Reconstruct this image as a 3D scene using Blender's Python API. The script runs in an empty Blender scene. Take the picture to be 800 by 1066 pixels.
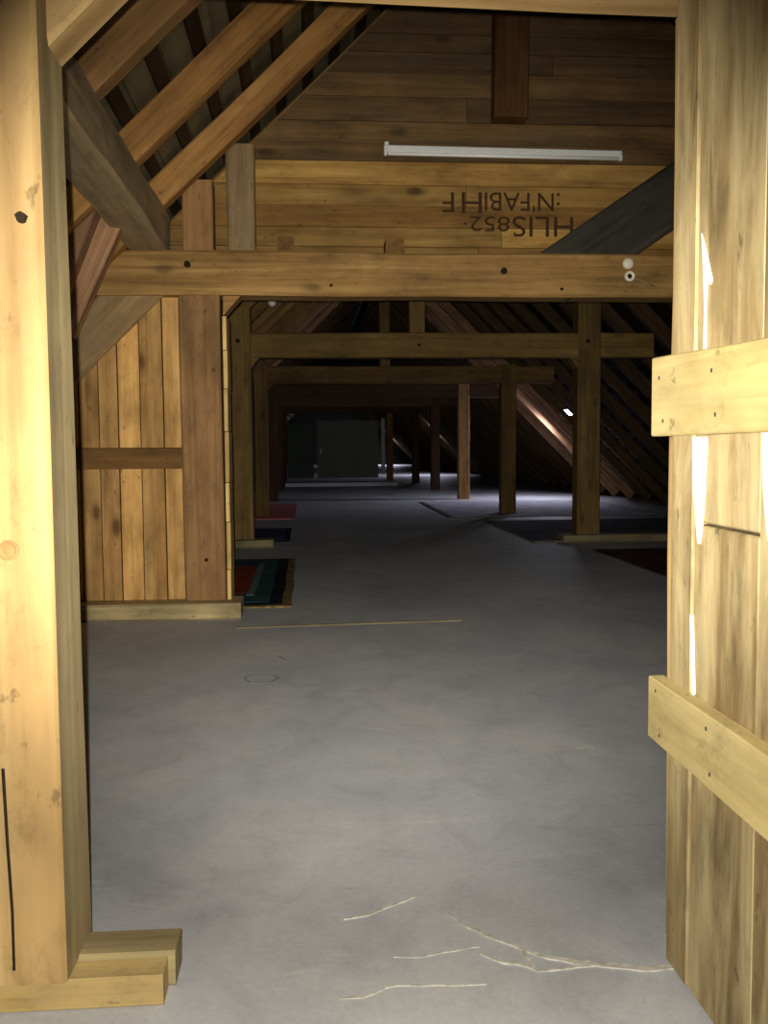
import bpy, bmesh, math, random
from mathutils import Vector, Matrix, noise
random.seed(7)
S = bpy.context.scene
COL = S.collection
D = bpy.data
R = math.radians

# ------------------------------------------------------------------ camera
FPX, W_, H_ = 1000.0, 800.0, 1066.0
EYE = Vector((0, 0, 1.2))
roll = R(-0.45)
vx, vy = -80.0, 68.0
ux = vx*math.cos(roll) - vy*math.sin(roll)
uy = vx*math.sin(roll) + vy*math.cos(roll)
pitch = math.atan(uy/FPX)
yaw = math.atan(-ux/FPX*math.cos(pitch))
ROT = (Matrix.Rotation(-yaw, 3, 'Z') @ Matrix.Rotation(math.pi/2-pitch, 3, 'X') @ Matrix.Rotation(roll, 3, 'Z'))
cam = D.cameras.new('camera'); co = D.objects.new('camera', cam); COL.objects.link(co)
cam.sensor_fit = 'VERTICAL'; cam.sensor_height = 36.0; cam.sensor_width = 36.0*W_/H_
cam.lens = FPX/H_*36.0; cam.clip_start = 0.05; cam.clip_end = 200
co.matrix_world = Matrix.Translation(EYE) @ ROT.to_4x4()
S.camera = co


def ray(x, y):
    return ROT @ Vector(((x-400)/FPX, (533-y)/FPX, -1))


def P(x, y, Y):                       # world point on the upright plane at depth Y
    d = ray(x, y)
    return EYE + d*(Y/d.y)


def F(x, y, z=0.0):                   # world point at height z
    d = ray(x, y)
    return EYE + d*((z-EYE.z)/d.z)


# ------------------------------------------------------------------ materials
def sl(c):
    return c/12.92 if c <= 0.04045 else ((c+0.055)/1.055)**2.4


def rgb(r, g, b):
    return (sl(r/255), sl(g/255), sl(b/255), 1)


class NT:
    def __init__(s, name):
        s.m = D.materials.new(name); s.m.use_nodes = True
        s.t = s.m.node_tree; s.b = s.t.nodes['Principled BSDF']

    def n(s, kind, **kw):
        nd = s.t.nodes.new(kind)
        for k, v in kw.items():
            if k in nd.inputs:
                nd.inputs[k].default_value = v
            else:
                setattr(nd, k, v)
        return nd

    def l(s, a, b):
        s.t.links.new(a, b)

    def mix(s, fac, a, b, mode='MIX'):
        m = s.t.nodes.new('ShaderNodeMix'); m.data_type = 'RGBA'; m.blend_type = mode
        for sock, v in ((m.inputs[0], fac), (m.inputs[6], a), (m.inputs[7], b)):
            if hasattr(v, 'links'):
                s.l(v, sock)
            else:
                sock.default_value = v
        return m.outputs[2]

    def ramp(s, fac, stops):
        r = s.t.nodes.new('ShaderNodeValToRGB')
        e = r.color_ramp.elements
        while len(e) < len(stops):
            e.new(0.5)
        for i, (p, c) in enumerate(stops):
            e[i].position = p
            e[i].color = c if hasattr(c, '__len__') else (c, c, c, 1)
        s.l(fac, r.inputs[0])
        return r.outputs[0]


def wood(name, dark, mid, light, knots=0.6, rough=0.75, stain=None, stain_amt=0.0, island=False,
         vary=0.25, grain=1.0, bump=0.25, axis=0, spec=0.25, patch=1.0, fine_amt=0.4, iso=0.0):
    """timber: grain runs along the local axis"""
    k = NT(name)
    tc = k.n('ShaderNodeTexCoord')
    oi = k.n('ShaderNodeObjectInfo')
    geo = k.n('ShaderNodeNewGeometry')
    rnd = geo.outputs['Random Per Island'] if island else oi.outputs['Random']
    off = k.n('ShaderNodeVectorMath', operation='SCALE'); off.inputs[0].default_value = (37.1, 71.7, 19.3)
    k.l(rnd, off.inputs['Scale'])
    add = k.n('ShaderNodeVectorMath', operation='ADD')
    k.l(tc.outputs['Object'], add.inputs[0]); k.l(off.outputs[0], add.inputs[1])

    def mp(a, b):
        m = k.n('ShaderNodeMapping')
        s = [b, b, b]; s[axis] = a
        m.inputs['Scale'].default_value = s
        k.l(add.outputs[0], m.inputs['Vector'])
        return m.outputs[0]
    g1 = k.n('ShaderNodeTexNoise', Scale=1.0, Detail=5.0, Roughness=0.6, Distortion=0.6)
    k.l(mp(0.7*grain, 16*grain), g1.inputs['Vector'])
    g2 = k.n('ShaderNodeTexNoise', Scale=1.0, Detail=3.0, Roughness=0.5, Distortion=0.3)
    k.l(mp(1.5*grain, 75*grain), g2.inputs['Vector'])
    big = k.n('ShaderNodeTexNoise', Scale=1.0, Detail=3.0, Roughness=0.6)
    k.l(mp(1.6*patch, 3.5*patch), big.inputs['Vector'])
    col = k.ramp(g1.outputs[0], [(0.22, dark), (0.5, mid), (0.78, light)])
    fine = k.ramp(g2.outputs[0], [(0.3, 0.78), (0.65, 1.05)])
    col = k.mix(fine_amt, col, fine, 'MULTIPLY')
    bl = k.ramp(big.outputs[0], [(0.3, 0.55), (0.5, 1.0), (0.7, 1.32)])
    col = k.mix(0.75, col, bl, 'MULTIPLY')
    v = k.ramp(rnd, [(0.0, 1-vary), (1.0, 1+vary*0.6)])
    v.node.color_ramp.elements[1].color = (1+vary*0.6, 1+vary*0.55, 1+vary*0.4, 1)
    col = k.mix(1.0, col, v, 'MULTIPLY')
    if knots:
        vo = k.n('ShaderNodeTexVoronoi', Scale=1.0, Randomness=1.0)
        k.l(mp(2.1, 4.6), vo.inputs['Vector'])
        kn = k.ramp(vo.outputs['Distance'], [(0.0, 1.0), (0.10, 0.85), (0.17, 0.25), (0.26, 0.0)])
        # only some cells carry a knot
        sel = k.n('ShaderNodeSeparateColor'); k.l(vo.outputs['Color'], sel.inputs[0])
        gt = k.n('ShaderNodeMath', operation='GREATER_THAN'); gt.inputs[1].default_value = 0.62
        k.l(sel.outputs[0], gt.inputs[0])
        mu = k.n('ShaderNodeMath', operation='MULTIPLY'); k.l(kn, mu.inputs[0]); k.l(gt.outputs[0], mu.inputs[1])
        mu2 = k.n('ShaderNodeMath', operation='MULTIPLY'); k.l(mu.outputs[0], mu2.inputs[0]); mu2.inputs[1].default_value = knots
        kd = tuple(c*0.28 for c in dark[:3]) + (1,)
        col = k.mix(mu2.outputs[0], col, kd)
    if stain:
        st = k.n('ShaderNodeTexNoise', Scale=1.0, Detail=6.0, Roughness=0.65, Distortion=0.4)
        k.l(mp(1.1 if not iso else iso*0.3, 4.5 if not iso else iso*1.6), st.inputs['Vector'])
        sf = k.ramp(st.outputs[0], [(0.40, 0.0), (0.66, stain_amt)])
        col = k.mix(sf, col, stain)
    # handling dirt, saw marks and small blemishes
    d1 = k.n('ShaderNodeTexNoise', Scale=1.0, Detail=8.0, Roughness=0.75, Distortion=0.5)
    k.l(mp(5.0, 11.0), d1.inputs['Vector'])
    col = k.mix(0.7, col, k.ramp(d1.outputs[0], [(0.32, 0.60), (0.46, 0.96), (0.60, 1.03), (0.70, 1.20)]), 'MULTIPLY')
    d2 = k.n('ShaderNodeTexNoise', Scale=1.0, Detail=3.0, Roughness=0.6)
    k.l(mp(14.0, 26.0), d2.inputs['Vector'])
    col = k.mix(0.8, col, k.ramp(d2.outputs[0], [(0.27, 0.45), (0.34, 1.0)]), 'MULTIPLY')
    k.l(col, k.b.inputs['Base Color'])
    k.b.inputs['Roughness'].default_value = rough
    k.b.inputs['Specular IOR Level'].default_value = spec
    if bump:
        bp = k.n('ShaderNodeBump', Strength=bump, Distance=0.006)
        k.l(g1.outputs[0], bp.inputs['Height'])
        k.l(bp.outputs[0], k.b.inputs['Normal'])
    return k.m


def plain(name, c, rough=0.5, metal=0.0, var=0.15, scale=20, spec=0.3):
    k = NT(name)
    tc = k.n('ShaderNodeTexCoord')
    no = k.n('ShaderNodeTexNoise', Scale=scale, Detail=4.0)
    k.l(tc.outputs['Object'], no.inputs['Vector'])
    r = k.ramp(no.outputs[0], [(0.3, 1-var), (0.7, 1+var*0.3)])
    k.l(k.mix(1.0, c, r, 'MULTIPLY'), k.b.inputs['Base Color'])
    k.b.inputs['Roughness'].default_value = rough
    k.b.inputs['Metallic'].default_value = metal
    k.b.inputs['Specular IOR Level'].default_value = spec
    return k.m


def cloth(name, c1, c2, scale=60, big=3.0):
    k = NT(name)
    tc = k.n('ShaderNodeTexCoord')
    n1 = k.n('ShaderNodeTexNoise', Scale=big, Detail=5.0, Roughness=0.65); k.l(tc.outputs['Object'], n1.inputs['Vector'])
    n2 = k.n('ShaderNodeTexNoise', Scale=scale, Detail=2.0); k.l(tc.outputs['Object'], n2.inputs['Vector'])
    col = k.mix(k.ramp(n1.outputs[0], [(0.38, 0.0), (0.62, 1.0)]), c1, c2)
    col = k.mix(0.6, col, k.ramp(n2.outputs[0], [(0.35, 0.6), (0.65, 1.1)]), 'MULTIPLY')
    k.l(col, k.b.inputs['Base Color'])
    k.b.inputs['Roughness'].default_value = 0.95
    k.b.inputs['Specular IOR Level'].default_value = 0.1
    bp = k.n('ShaderNodeBump', Strength=0.4, Distance=0.004); k.l(n2.outputs[0], bp.inputs['Height']); k.l(bp.outputs[0], k.b.inputs['Normal'])
    return k.m


def emit(name, c, strength):
    k = NT(name)
    k.b.inputs['Base Color'].default_value = (0.1, 0.1, 0.1, 1)
    k.b.inputs['Emission Color'].default_value = c
    k.b.inputs['Emission Strength'].default_value = strength
    return k.m


def floor_mat():
    k = NT('grey_floor')
    tc = k.n('ShaderNodeTexCoord')
    mp = k.n('ShaderNodeMapping'); mp.inputs['Scale'].default_value = (1.0, 0.8, 1)
    mp.inputs['Rotation'].default_value = (0, 0, R(8))
    k.l(tc.outputs['Object'], mp.inputs['Vector'])
    n1 = k.n('ShaderNodeTexNoise', Scale=0.9, Detail=6.0, Roughness=0.6, Distortion=0.5); k.l(mp.outputs[0], n1.inputs['Vector'])
    n2 = k.n('ShaderNodeTexNoise', Scale=4.5, Detail=6.0, Roughness=0.7, Distortion=0.8); k.l(mp.outputs[0], n2.inputs['Vector'])
    n3 = k.n('ShaderNodeTexNoise', Scale=60.0, Detail=4.0, Roughness=0.7); k.l(mp.outputs[0], n3.inputs['Vector'])
    col = k.ramp(n1.outputs[0], [(0.3, rgb(172, 174, 180)), (0.5, rgb(188, 189, 192)), (0.7, rgb(203, 202, 198))])
    col = k.mix(0.75, col, k.ramp(n2.outputs[0], [(0.3, 0.80), (0.5, 1.0), (0.72, 1.12)]), 'MULTIPLY')
    col = k.mix(0.5, col, k.ramp(n3.outputs[0], [(0.3, 0.82), (0.7, 1.1)]), 'MULTIPLY')
    # pale scuffs
    m2 = k.n('ShaderNodeMapping'); m2.inputs['Scale'].default_value = (0.9, 3.6, 1); m2.inputs['Rotation'].default_value = (0, 0, R(-12))
    k.l(tc.outputs['Object'], m2.inputs['Vector'])
    n4 = k.n('ShaderNodeTexNoise', Scale=3.0, Detail=7.0, Roughness=0.75, Distortion=1.2); k.l(m2.outputs[0], n4.inputs['Vector'])
    col = k.mix(k.ramp(n4.outputs[0], [(0.60, 0.0), (0.74, 0.5)]), col, rgb(236, 232, 222))
    col = k.mix(k.ramp(n4.outputs[0], [(0.26, 0.45), (0.38, 0.0)]), col, rgb(104, 103, 107))
    k.l(col, k.b.inputs['Base Color'])
    k.b.inputs['Roughness'].default_value = 0.62
    k.b.inputs['Specular IOR Level'].default_value = 0.25
    bp = k.n('ShaderNodeBump', Strength=0.15, Distance=0.004); k.l(n3.outputs[0], bp.inputs['Height']); k.l(bp.outputs[0], k.b.inputs['Normal'])
    return k.m


M = {}
M['floor'] = floor_mat()
M['beam'] = wood('old_beam_timber', rgb(104, 76, 40), rgb(148, 114, 64), rgb(178, 144, 90))
M['beam_far'] = wood('dim_beam_timber', rgb(84, 65, 33), rgb(120, 95, 50), rgb(140, 114, 65))  # darker copy for the second frame, flash falloff put into the colour
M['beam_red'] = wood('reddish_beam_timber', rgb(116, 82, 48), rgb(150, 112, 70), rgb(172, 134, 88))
M['beam_dark'] = wood('dark_beam_timber', rgb(76, 57, 30), rgb(106, 82, 44), rgb(126, 100, 58))  # still darker copy for the third frame, again for flash falloff
M['beam_grey'] = wood('greyed_timber', rgb(118, 94, 60), rgb(156, 127, 86), rgb(178, 150, 108), stain=rgb(140, 124, 100), stain_amt=0.5)
M['brace_grey'] = wood('weathered_brace_timber', rgb(136, 114, 84), rgb(178, 154, 116), rgb(200, 178, 138), stain=rgb(166, 150, 126), stain_amt=0.6)
M['brace_slate'] = wood('slate_grey_timber', rgb(48, 46, 40), rgb(66, 63, 54), rgb(84, 79, 66), knots=0.2)
M['rafter'] = wood('rafter_timber', rgb(108, 74, 38), rgb(160, 116, 64), rgb(192, 148, 90))
M['rafter_dark'] = wood('dark_rafter_timber', rgb(50, 36, 20), rgb(72, 53, 31), rgb(90, 68, 42), knots=0.3)  # darker tone for most rafters behind the first frame
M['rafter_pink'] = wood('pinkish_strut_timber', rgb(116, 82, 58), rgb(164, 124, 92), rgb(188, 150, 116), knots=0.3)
M['beam_dimmest'] = wood('dimmest_beam_timber', rgb(52, 34, 20), rgb(72, 48, 30), rgb(88, 62, 40), knots=0.2)  # darkest copy: dimming of the light with distance put into the wood colour
M['dark_post'] = wood('dark_brown_timber', rgb(62, 38, 14), rgb(88, 56, 24), rgb(106, 72, 34), knots=0.3)
M['pine'] = wood('fresh_pine_boards', rgb(170, 120, 64), rgb(212, 164, 98), rgb(234, 192, 126), knots=1.0, island=True, axis=2, vary=0.5, patch=1.4)
M['pine_strip'] = wood('pale_pine_edge', rgb(176, 134, 70), rgb(220, 184, 116), rgb(236, 208, 148), knots=0.5, island=True, axis=2, vary=0.3)
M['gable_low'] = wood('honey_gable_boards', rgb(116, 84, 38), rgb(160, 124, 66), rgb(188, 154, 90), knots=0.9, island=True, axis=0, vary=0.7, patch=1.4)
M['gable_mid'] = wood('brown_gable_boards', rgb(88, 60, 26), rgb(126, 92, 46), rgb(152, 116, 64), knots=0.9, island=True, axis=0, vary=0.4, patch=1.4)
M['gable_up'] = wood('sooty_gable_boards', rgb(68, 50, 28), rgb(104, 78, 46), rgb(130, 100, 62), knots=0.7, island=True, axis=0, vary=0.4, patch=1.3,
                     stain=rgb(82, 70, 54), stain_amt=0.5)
M['door_post'] = wood('yellow_door_post', rgb(134, 104, 62), rgb(170, 140, 92), rgb(196, 169, 120), knots=0.5, vary=0.02, patch=0.8, grain=0.5, fine_amt=0.25)
M['post_side'] = wood('greyed_door_post_side', rgb(128, 114, 82), rgb(156, 140, 104), rgb(176, 160, 122), knots=0.3, grain=0.5, fine_amt=0.25)
M['door_wood'] = wood('weathered_door_boards', rgb(112, 92, 60), rgb(146, 124, 84), rgb(172, 150, 106), knots=0.35, island=True, axis=2, vary=0.1,
                      stain=rgb(226, 208, 158), stain_amt=0.5, patch=2.2, grain=0.5, fine_amt=0.3, iso=7.0)
M['door_batten'] = wood('pale_door_batten', rgb(166, 144, 90), rgb(196, 174, 114), rgb(214, 194, 138), knots=0.35, vary=0.03, stain=rgb(222, 206, 154), stain_amt=0.35)
M['sill'] = wood('worn_sill_timber', rgb(132, 116, 84), rgb(166, 148, 108), rgb(196, 178, 130), knots=0.2)
M['sill_yellow'] = wood('cut_sill_timber', rgb(178, 148, 86), rgb(206, 176, 110), rgb(222, 196, 134), knots=0.5, stain=rgb(150, 136, 108), stain_amt=0.5)
M['sill_far'] = wood('greenish_sill_timber', rgb(106, 98, 70), rgb(136, 126, 92), rgb(152, 140, 104), knots=0.0)
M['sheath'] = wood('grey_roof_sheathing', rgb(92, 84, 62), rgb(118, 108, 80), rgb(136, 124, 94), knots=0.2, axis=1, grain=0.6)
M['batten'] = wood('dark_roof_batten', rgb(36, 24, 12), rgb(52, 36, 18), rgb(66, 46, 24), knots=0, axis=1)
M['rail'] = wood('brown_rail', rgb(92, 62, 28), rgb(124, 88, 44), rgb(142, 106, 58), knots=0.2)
M['sheath_dark'] = wood('dark_roof_sheathing', rgb(26, 20, 12), rgb(36, 28, 17), rgb(46, 36, 22), knots=0, axis=1, grain=0.6)  # darker boards for the right slope
M['batten_dark'] = wood('darker_roof_batten', rgb(22, 16, 9), rgb(30, 22, 12), rgb(38, 28, 16), knots=0, axis=1)  # darker battens for the right slope
M['void'] = plain('dark_backing', rgb(26, 20, 12), 0.9)  # dark sheet standing for the shaded void behind the board gaps
M['end_wall'] = plain('dark_end_wall', rgb(44, 40, 34), 0.9, var=0.3, scale=2)
M['green_door'] = plain('grey_green_panel', rgb(118, 126, 112), 0.7, var=0.15, scale=1.5)
M['dark_green'] = plain('dark_green_panel', rgb(72, 82, 76), 0.7, var=0.2, scale=1.5)
M['pale_daylit'] = plain('pale_daylit_trim', rgb(196, 200, 206), 0.6)  # pale trim tone; daylight on the far step and jamb is put into it
M['white_paint'] = plain('white_paint', rgb(252, 250, 240), 0.5, var=0.03)
M['white_metal'] = plain('white_lamp_enamel', rgb(226, 226, 222), 0.4, var=0.05)
M['tube'] = plain('unlit_tube_glass', rgb(240, 240, 238), 0.25, var=0.02)
M['ceramic'] = plain('white_ceramic', rgb(238, 228, 206), 0.35, var=0.05)
M['black'] = plain('black_hole', rgb(14, 11, 8), 0.9)
M['peg'] = plain('dark_peg_end', rgb(40, 28, 14), 0.9)
M['ink'] = plain('black_stencil_ink', rgb(70, 48, 24), 0.9, var=0.6, scale=30)
M['dust'] = plain('chalky_crack', rgb(206, 202, 190), 0.9, var=0.4, scale=45)
M['mark'] = plain('dark_scuff', rgb(104, 103, 106), 0.9)
M['wire'] = plain('grey_wire', rgb(150, 130, 100), 0.6)
M['sky_glass'] = emit('daylit_glass', (0.9, 0.93, 1.0, 1), 6.0)
M['steel'] = plain('dull_steel', rgb(130, 126, 118), 0.4, metal=0.8)
M['teal'] = cloth('teal_rug_wool', rgb(36, 66, 70), rgb(56, 92, 92))
M['black_wool'] = cloth('black_rug_wool', rgb(16, 18, 22), rgb(30, 32, 34))
M['rust'] = cloth('rust_red_rug_wool', rgb(128, 48, 20), rgb(150, 64, 30))
M['tan'] = cloth('tan_rug_edge', rgb(150, 128, 84), rgb(104, 86, 54), big=12)
M['motif'] = cloth('pale_rug_motif', rgb(118, 134, 124), rgb(80, 98, 94), big=20)
M['blue_wool'] = cloth('navy_rug_wool', rgb(46, 52, 88), rgb(70, 76, 108))
M['pink_wool'] = cloth('pink_rug_wool', rgb(214, 104, 112), rgb(190, 128, 132), big=2)
M['pale_wool'] = cloth('pale_grey_carpet', rgb(206, 202, 212), rgb(172, 168, 182))
M['slate_wool'] = cloth('slate_carpet', rgb(78, 76, 80), rgb(108, 106, 116), big=1.5)
M['brown_wool'] = cloth('brown_carpet', rgb(66, 44, 28), rgb(88, 60, 38), big=1.5)
M['cream_wool'] = cloth('cream_carpet_edge', rgb(150, 140, 120), rgb(60, 54, 46), big=25)


# ------------------------------------------------------------------ mesh helpers
def finish(name, bm, mat, parent=None, mw=None, smooth=False):
    me = D.meshes.new(name)
    bmesh.ops.recalc_face_normals(bm, faces=bm.faces[:])
    bm.to_mesh(me); bm.free()
    for m in (mat if isinstance(mat, (list, tuple)) else [mat]):
        me.materials.append(m)
    if smooth:
        for p in me.polygons:
            p.use_smooth = True
    o = D.objects.new(name, me); COL.objects.link(o)
    if parent is not None:
        o.parent = parent
        if mw is not None:
            pw = parent.matrix_world if parent.parent is None else parent.parent.matrix_world @ parent.matrix_basis
            o.matrix_basis = pw.inverted() @ mw
            o.matrix_world = mw
    elif mw is not None:
        o.matrix_world = mw
    return o


def tag(o, label, cat, group=None):
    o['label'] = label; o['category'] = cat
    if group:
        o['group'] = group
    return o


def struct(o, label=None):
    o['kind'] = 'structure'
    if label:
        o['label'] = label
    return o


def box(bm, c, s, bev=0.0, mi=0, rot=None):
    r = bmesh.ops.create_cube(bm, size=1.0)
    vs = r['verts']
    m = Matrix.Translation(c) @ (rot.to_4x4() if rot else Matrix.Identity(4)) @ Matrix.Diagonal((*s, 1))
    bmesh.ops.transform(bm, matrix=m, verts=vs)
    fs = list({f for v in vs for f in v.link_faces})
    for f in fs:
        f.material_index = mi
    if bev:
        es = list({e for v in vs for e in v.link_edges})
        g = bmesh.ops.bevel(bm, geom=es, offset=bev, segments=1, affect='EDGES')
        for f in g['faces']:
            f.material_index = mi
    return vs


def frame_of(p0, p1, up):
    x = (p1-p0).normalized()
    y = up.cross(x).normalized()
    z = x.cross(y)
    m = Matrix((x, y, z)).transposed().to_4x4()
    m.translation = p0
    return m


def bar_bm(L, w, h, cham=0.012, wob=0.006, seed=0.0, step=0.35, off=(0, 0), cut0=0.0, cut1=0.0):
    """hewn timber along +X: chamfered section w (Y) by h (Z), slightly wavy arrises; cut0/cut1 shear the ends along Z"""
    bm = bmesh.new()
    n = max(2, int(L/step)+1)
    rings = []
    for i in range(n+1):
        x = L*i/n
        ring = []
        for sy, sz, a in ((-1, -1, 0), (-1, -1, 1), (1, -1, 1), (1, -1, 0), (1, 1, 0), (1, 1, 1), (-1, 1, 1), (-1, 1, 0)):
            ch = cham*(1+0.7*noise.noise(Vector((x*1.7+seed, sy*3.1, sz*5.3))))
            y = sy*(w/2 - (ch if a else 0)); z = sz*(h/2 - (0 if a else ch))
            q = Vector((x*0.9+seed, sy*4+7, sz*4+a*0.2))
            y += wob*noise.noise(q); z += wob*noise.noise(q+Vector((31, 0, 0)))
            t = i/n
            xx = x + (cut0*(1-t) + cut1*t)*(z/h)
            ring.append(bm.verts.new((xx, y+off[0], z+off[1])))
        rings.append(ring)
    for a, b in zip(rings, rings[1:]):
        for j in range(8):
            bm.faces.new((a[j], a[(j+1) % 8], b[(j+1) % 8], b[j]))
    bm.faces.new(rings[0]); bm.faces.new(rings[-1][::-1])
    return bm


_seed = [0.0]


def timber(name, p0, p1, w, h, mat, label=None, cat=None, group=None, parent=None, up=(0, 0, 1), cham=0.012,
           wob=0.006, twist=0.0, **kw):
    p0, p1 = Vector(p0), Vector(p1)
    _seed[0] += 13.7
    m = frame_of(p0, p1, Vector(up))
    if twist:
        m = m @ Matrix.Rotation(twist, 4, 'X')
    o = finish(name, bar_bm((p1-p0).length, w, h, cham, wob, _seed[0], **kw), mat, parent, m)
    if label:
        tag(o, label, cat, group)
    return o


def post(name, x0, x1, yb, yt, zb, zt, mat, label, cat='post', lean=0.0, **kw):
    """upright timber from z zb to zt, faces x0..x1, yb..yt"""
    c = Vector(((x0+x1)/2, (yb+yt)/2, zb))
    return timber(name, c, (c.x+lean, c.y, zt), yt-yb, x1-x0, mat, label, cat, up=(1, 0, 0), **kw)


def peg(parent, p, r=0.018, axis='Y'):
    bm = bmesh.new()
    bmesh.ops.create_cone(bm, cap_ends=True, segments=10, radius1=r, radius2=r*0.85, depth=0.03)
    for v in bm.verts:
        v.co.x *= 1+0.15*math.sin(5*v.co.y*100)
    mw = Matrix.Translation(p) @ Matrix.Rotation(R(90), 4, 'X')
    return finish('peg', bm, M['peg'], parent, mw)


# ------------------------------------------------------------------ layout
Y1, Y2, Y3, Y4, Y5, Y6 = 6.85, 11.6, 16.4, 21.2, 26.0, 30.8
YEND = 64.0
LX0, LS = -3.89, 0.966        # left roof: soffit z = LS*(x-LX0)
RX0, RS = 7.05, 1.0         # right roof: soffit z = RS*(RX0-x)
RIDX = (LS*LX0 + RS*RX0)/(LS+RS)
RIDZ = LS*(RIDX-LX0)


def zl(x): return LS*(x-LX0)
def zr(x): return RS*(RX0-x)


# floor
bm = bmesh.new()
box(bm, (1.6, 31.4, -0.06), (12.0, 65.6, 0.12))
floor = struct(finish('floor', bm, M['floor']), 'scuffed grey attic floor')


def ribbon(name, pts, widths, z, mat, parent, th=0.0012):
    bm = bmesh.new()
    n = len(pts)
    up, lo = [], []
    for i, (p, w) in enumerate(zip(pts, widths)):
        a = pts[max(0, i-1)]; b = pts[min(n-1, i+1)]
        t = (b-a).normalized(); s = Vector((-t.y, t.x, 0))
        l = p+s*w/2; r = p-s*w/2
        up.append([bm.verts.new((q.x, q.y, z+th)) for q in (l, r)])
        lo.append([bm.verts.new((q.x, q.y, z-0.002)) for q in (l, r)])
    for i in range(n-1):
        bm.faces.new((up[i][0], up[i][1], up[i+1][1], up[i+1][0]))
        bm.faces.new((lo[i][0], up[i][0], up[i+1][0], lo[i+1][0]))
        bm.faces.new((up[i][1], lo[i][1], lo[i+1][1], up[i+1][1]))
    for i in (0, n-1):
        bm.faces.new((lo[i][0], lo[i][1], up[i][1], up[i][0]))
    return finish(name, bm, mat, parent)


def wavy(pxs, wid, step=0.025, amp=0.006, sd=0.0):
    """resampled, slightly ragged polyline on the floor through photo points"""
    ps = [F(*p) for p in pxs]
    out, ws = [], []
    for (a, b), (wa, wb) in zip(zip(ps, ps[1:]), zip(wid, wid[1:])):
        k = max(1, int((b-a).length/step))
        for i in range(k):
            t = i/k
            q = a.lerp(b, t)
            q += Vector((noise.noise(q*18+Vector((sd, 0, 0))), noise.noise(q*18+Vector((0, 9+sd, 0))), 0))*amp*2
            out.append(q)
            ws.append((wa+(wb-wa)*t)*1.5*(0.75+0.8*abs(noise.noise(q*30+Vector((sd, 3, 0))))))
    out.append(ps[-1]); ws.append(wid[-1])
    return out, ws


for i, (pl, wd) in enumerate([
    ([(466, 950), (483, 962), (508, 974), (540, 988), (572, 998), (600, 1003), (640, 1006), (680, 1009), (709, 1008)],
     [.003, .006, .010, .007, .009, .013, .016, .014, .012]),
    ([(544, 987), (550, 1000), (558, 1011)], [.003, .006, .008]),
    ([(500, 993), (525, 1002), (560, 1010), (590, 1008), (625, 1005)], [.002, .004, .005, .006, .008]),
    ([(357, 958), (385, 952), (410, 942), (432, 934)], [.004, .009, .004, .002]),
    ([(355, 1040), (376, 1037), (400, 1028), (440, 1026), (507, 1025)], [.004, .006, .004, .003, .002]),
    ([(412, 998), (450, 994), (500, 986)], [.002, .005, .002]),
]):
    p, w = wavy(pl, wd, sd=i*5.0)
    ribbon('pale_crack', p, w, 0.0005*(6-i), M['dust'], floor)
for pl in ([(255, 706), (262, 703), (284, 703), (290, 706), (282, 710), (259, 710), (255, 706)], [(290, 683), (300, 688), (310, 687)]):
    p, w = wavy(pl, [.0045]*len(pl), step=0.03, amp=0.006)
    ribbon('dark_scuff', p, w, 0.0, M['mark'], floor)

# ------------------------------------------------------------------ roof
for side in ('left', 'right'):
    Lx, s, f0 = (LX0, LS, 1) if side == 'left' else (RX0, RS, -1)
    foot = Vector((Lx, 0, 0)); ridge = Vector((RIDX, 0, RIDZ))
    d = (ridge-foot).normalized()
    nrm = Vector((-d.z*f0, 0, d.x*f0))            # outwards/up
    Ln = (ridge-foot).length
    bm = bmesh.new()
    a = foot - d*0.35 + nrm*0.222; b = ridge + nrm*0.222 + d*0.12
    # boards of the sheathing, each lying along the building
    nb = 30
    for i in range(nb):
        q0 = a.lerp(b, i/nb); q1 = a.lerp(b, (i+1)/nb - 0.0008)
        vs = []
        for yy in (2.6, YEND):
            for q, t in ((q0, 0), (q1, 0), (q1, 0.03), (q0, 0.03)):
                v = q + nrm*t
                vs.append(bm.verts.new((v.x, yy, v.z)))
        for ix in ((0, 1, 2, 3), (7, 6, 5, 4), (0, 4, 5, 1), (1, 5, 6, 2), (2, 6, 7, 3), (3, 7, 4, 0)):
            bm.faces.new([vs[j] for j in ix])
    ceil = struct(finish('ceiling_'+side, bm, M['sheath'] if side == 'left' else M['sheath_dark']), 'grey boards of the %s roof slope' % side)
    ang = math.atan2(d.z, d.x)
    nbat = int(Ln/0.29)
    for i in range(nbat):
        c = foot + d*(0.15+0.29*i) + nrm*0.2
        bm = bmesh.new()
        box(bm, (0, 0, 0), (0.085, YEND-3.2, 0.035))
        finish('batten', bm, M['batten'] if side == 'left' else M['batten_dark'], ceil, Matrix.Translation((c.x, (YEND+2.8)/2, c.z)) @ Matrix.Rotation(-ang, 4, 'Y'))

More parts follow.
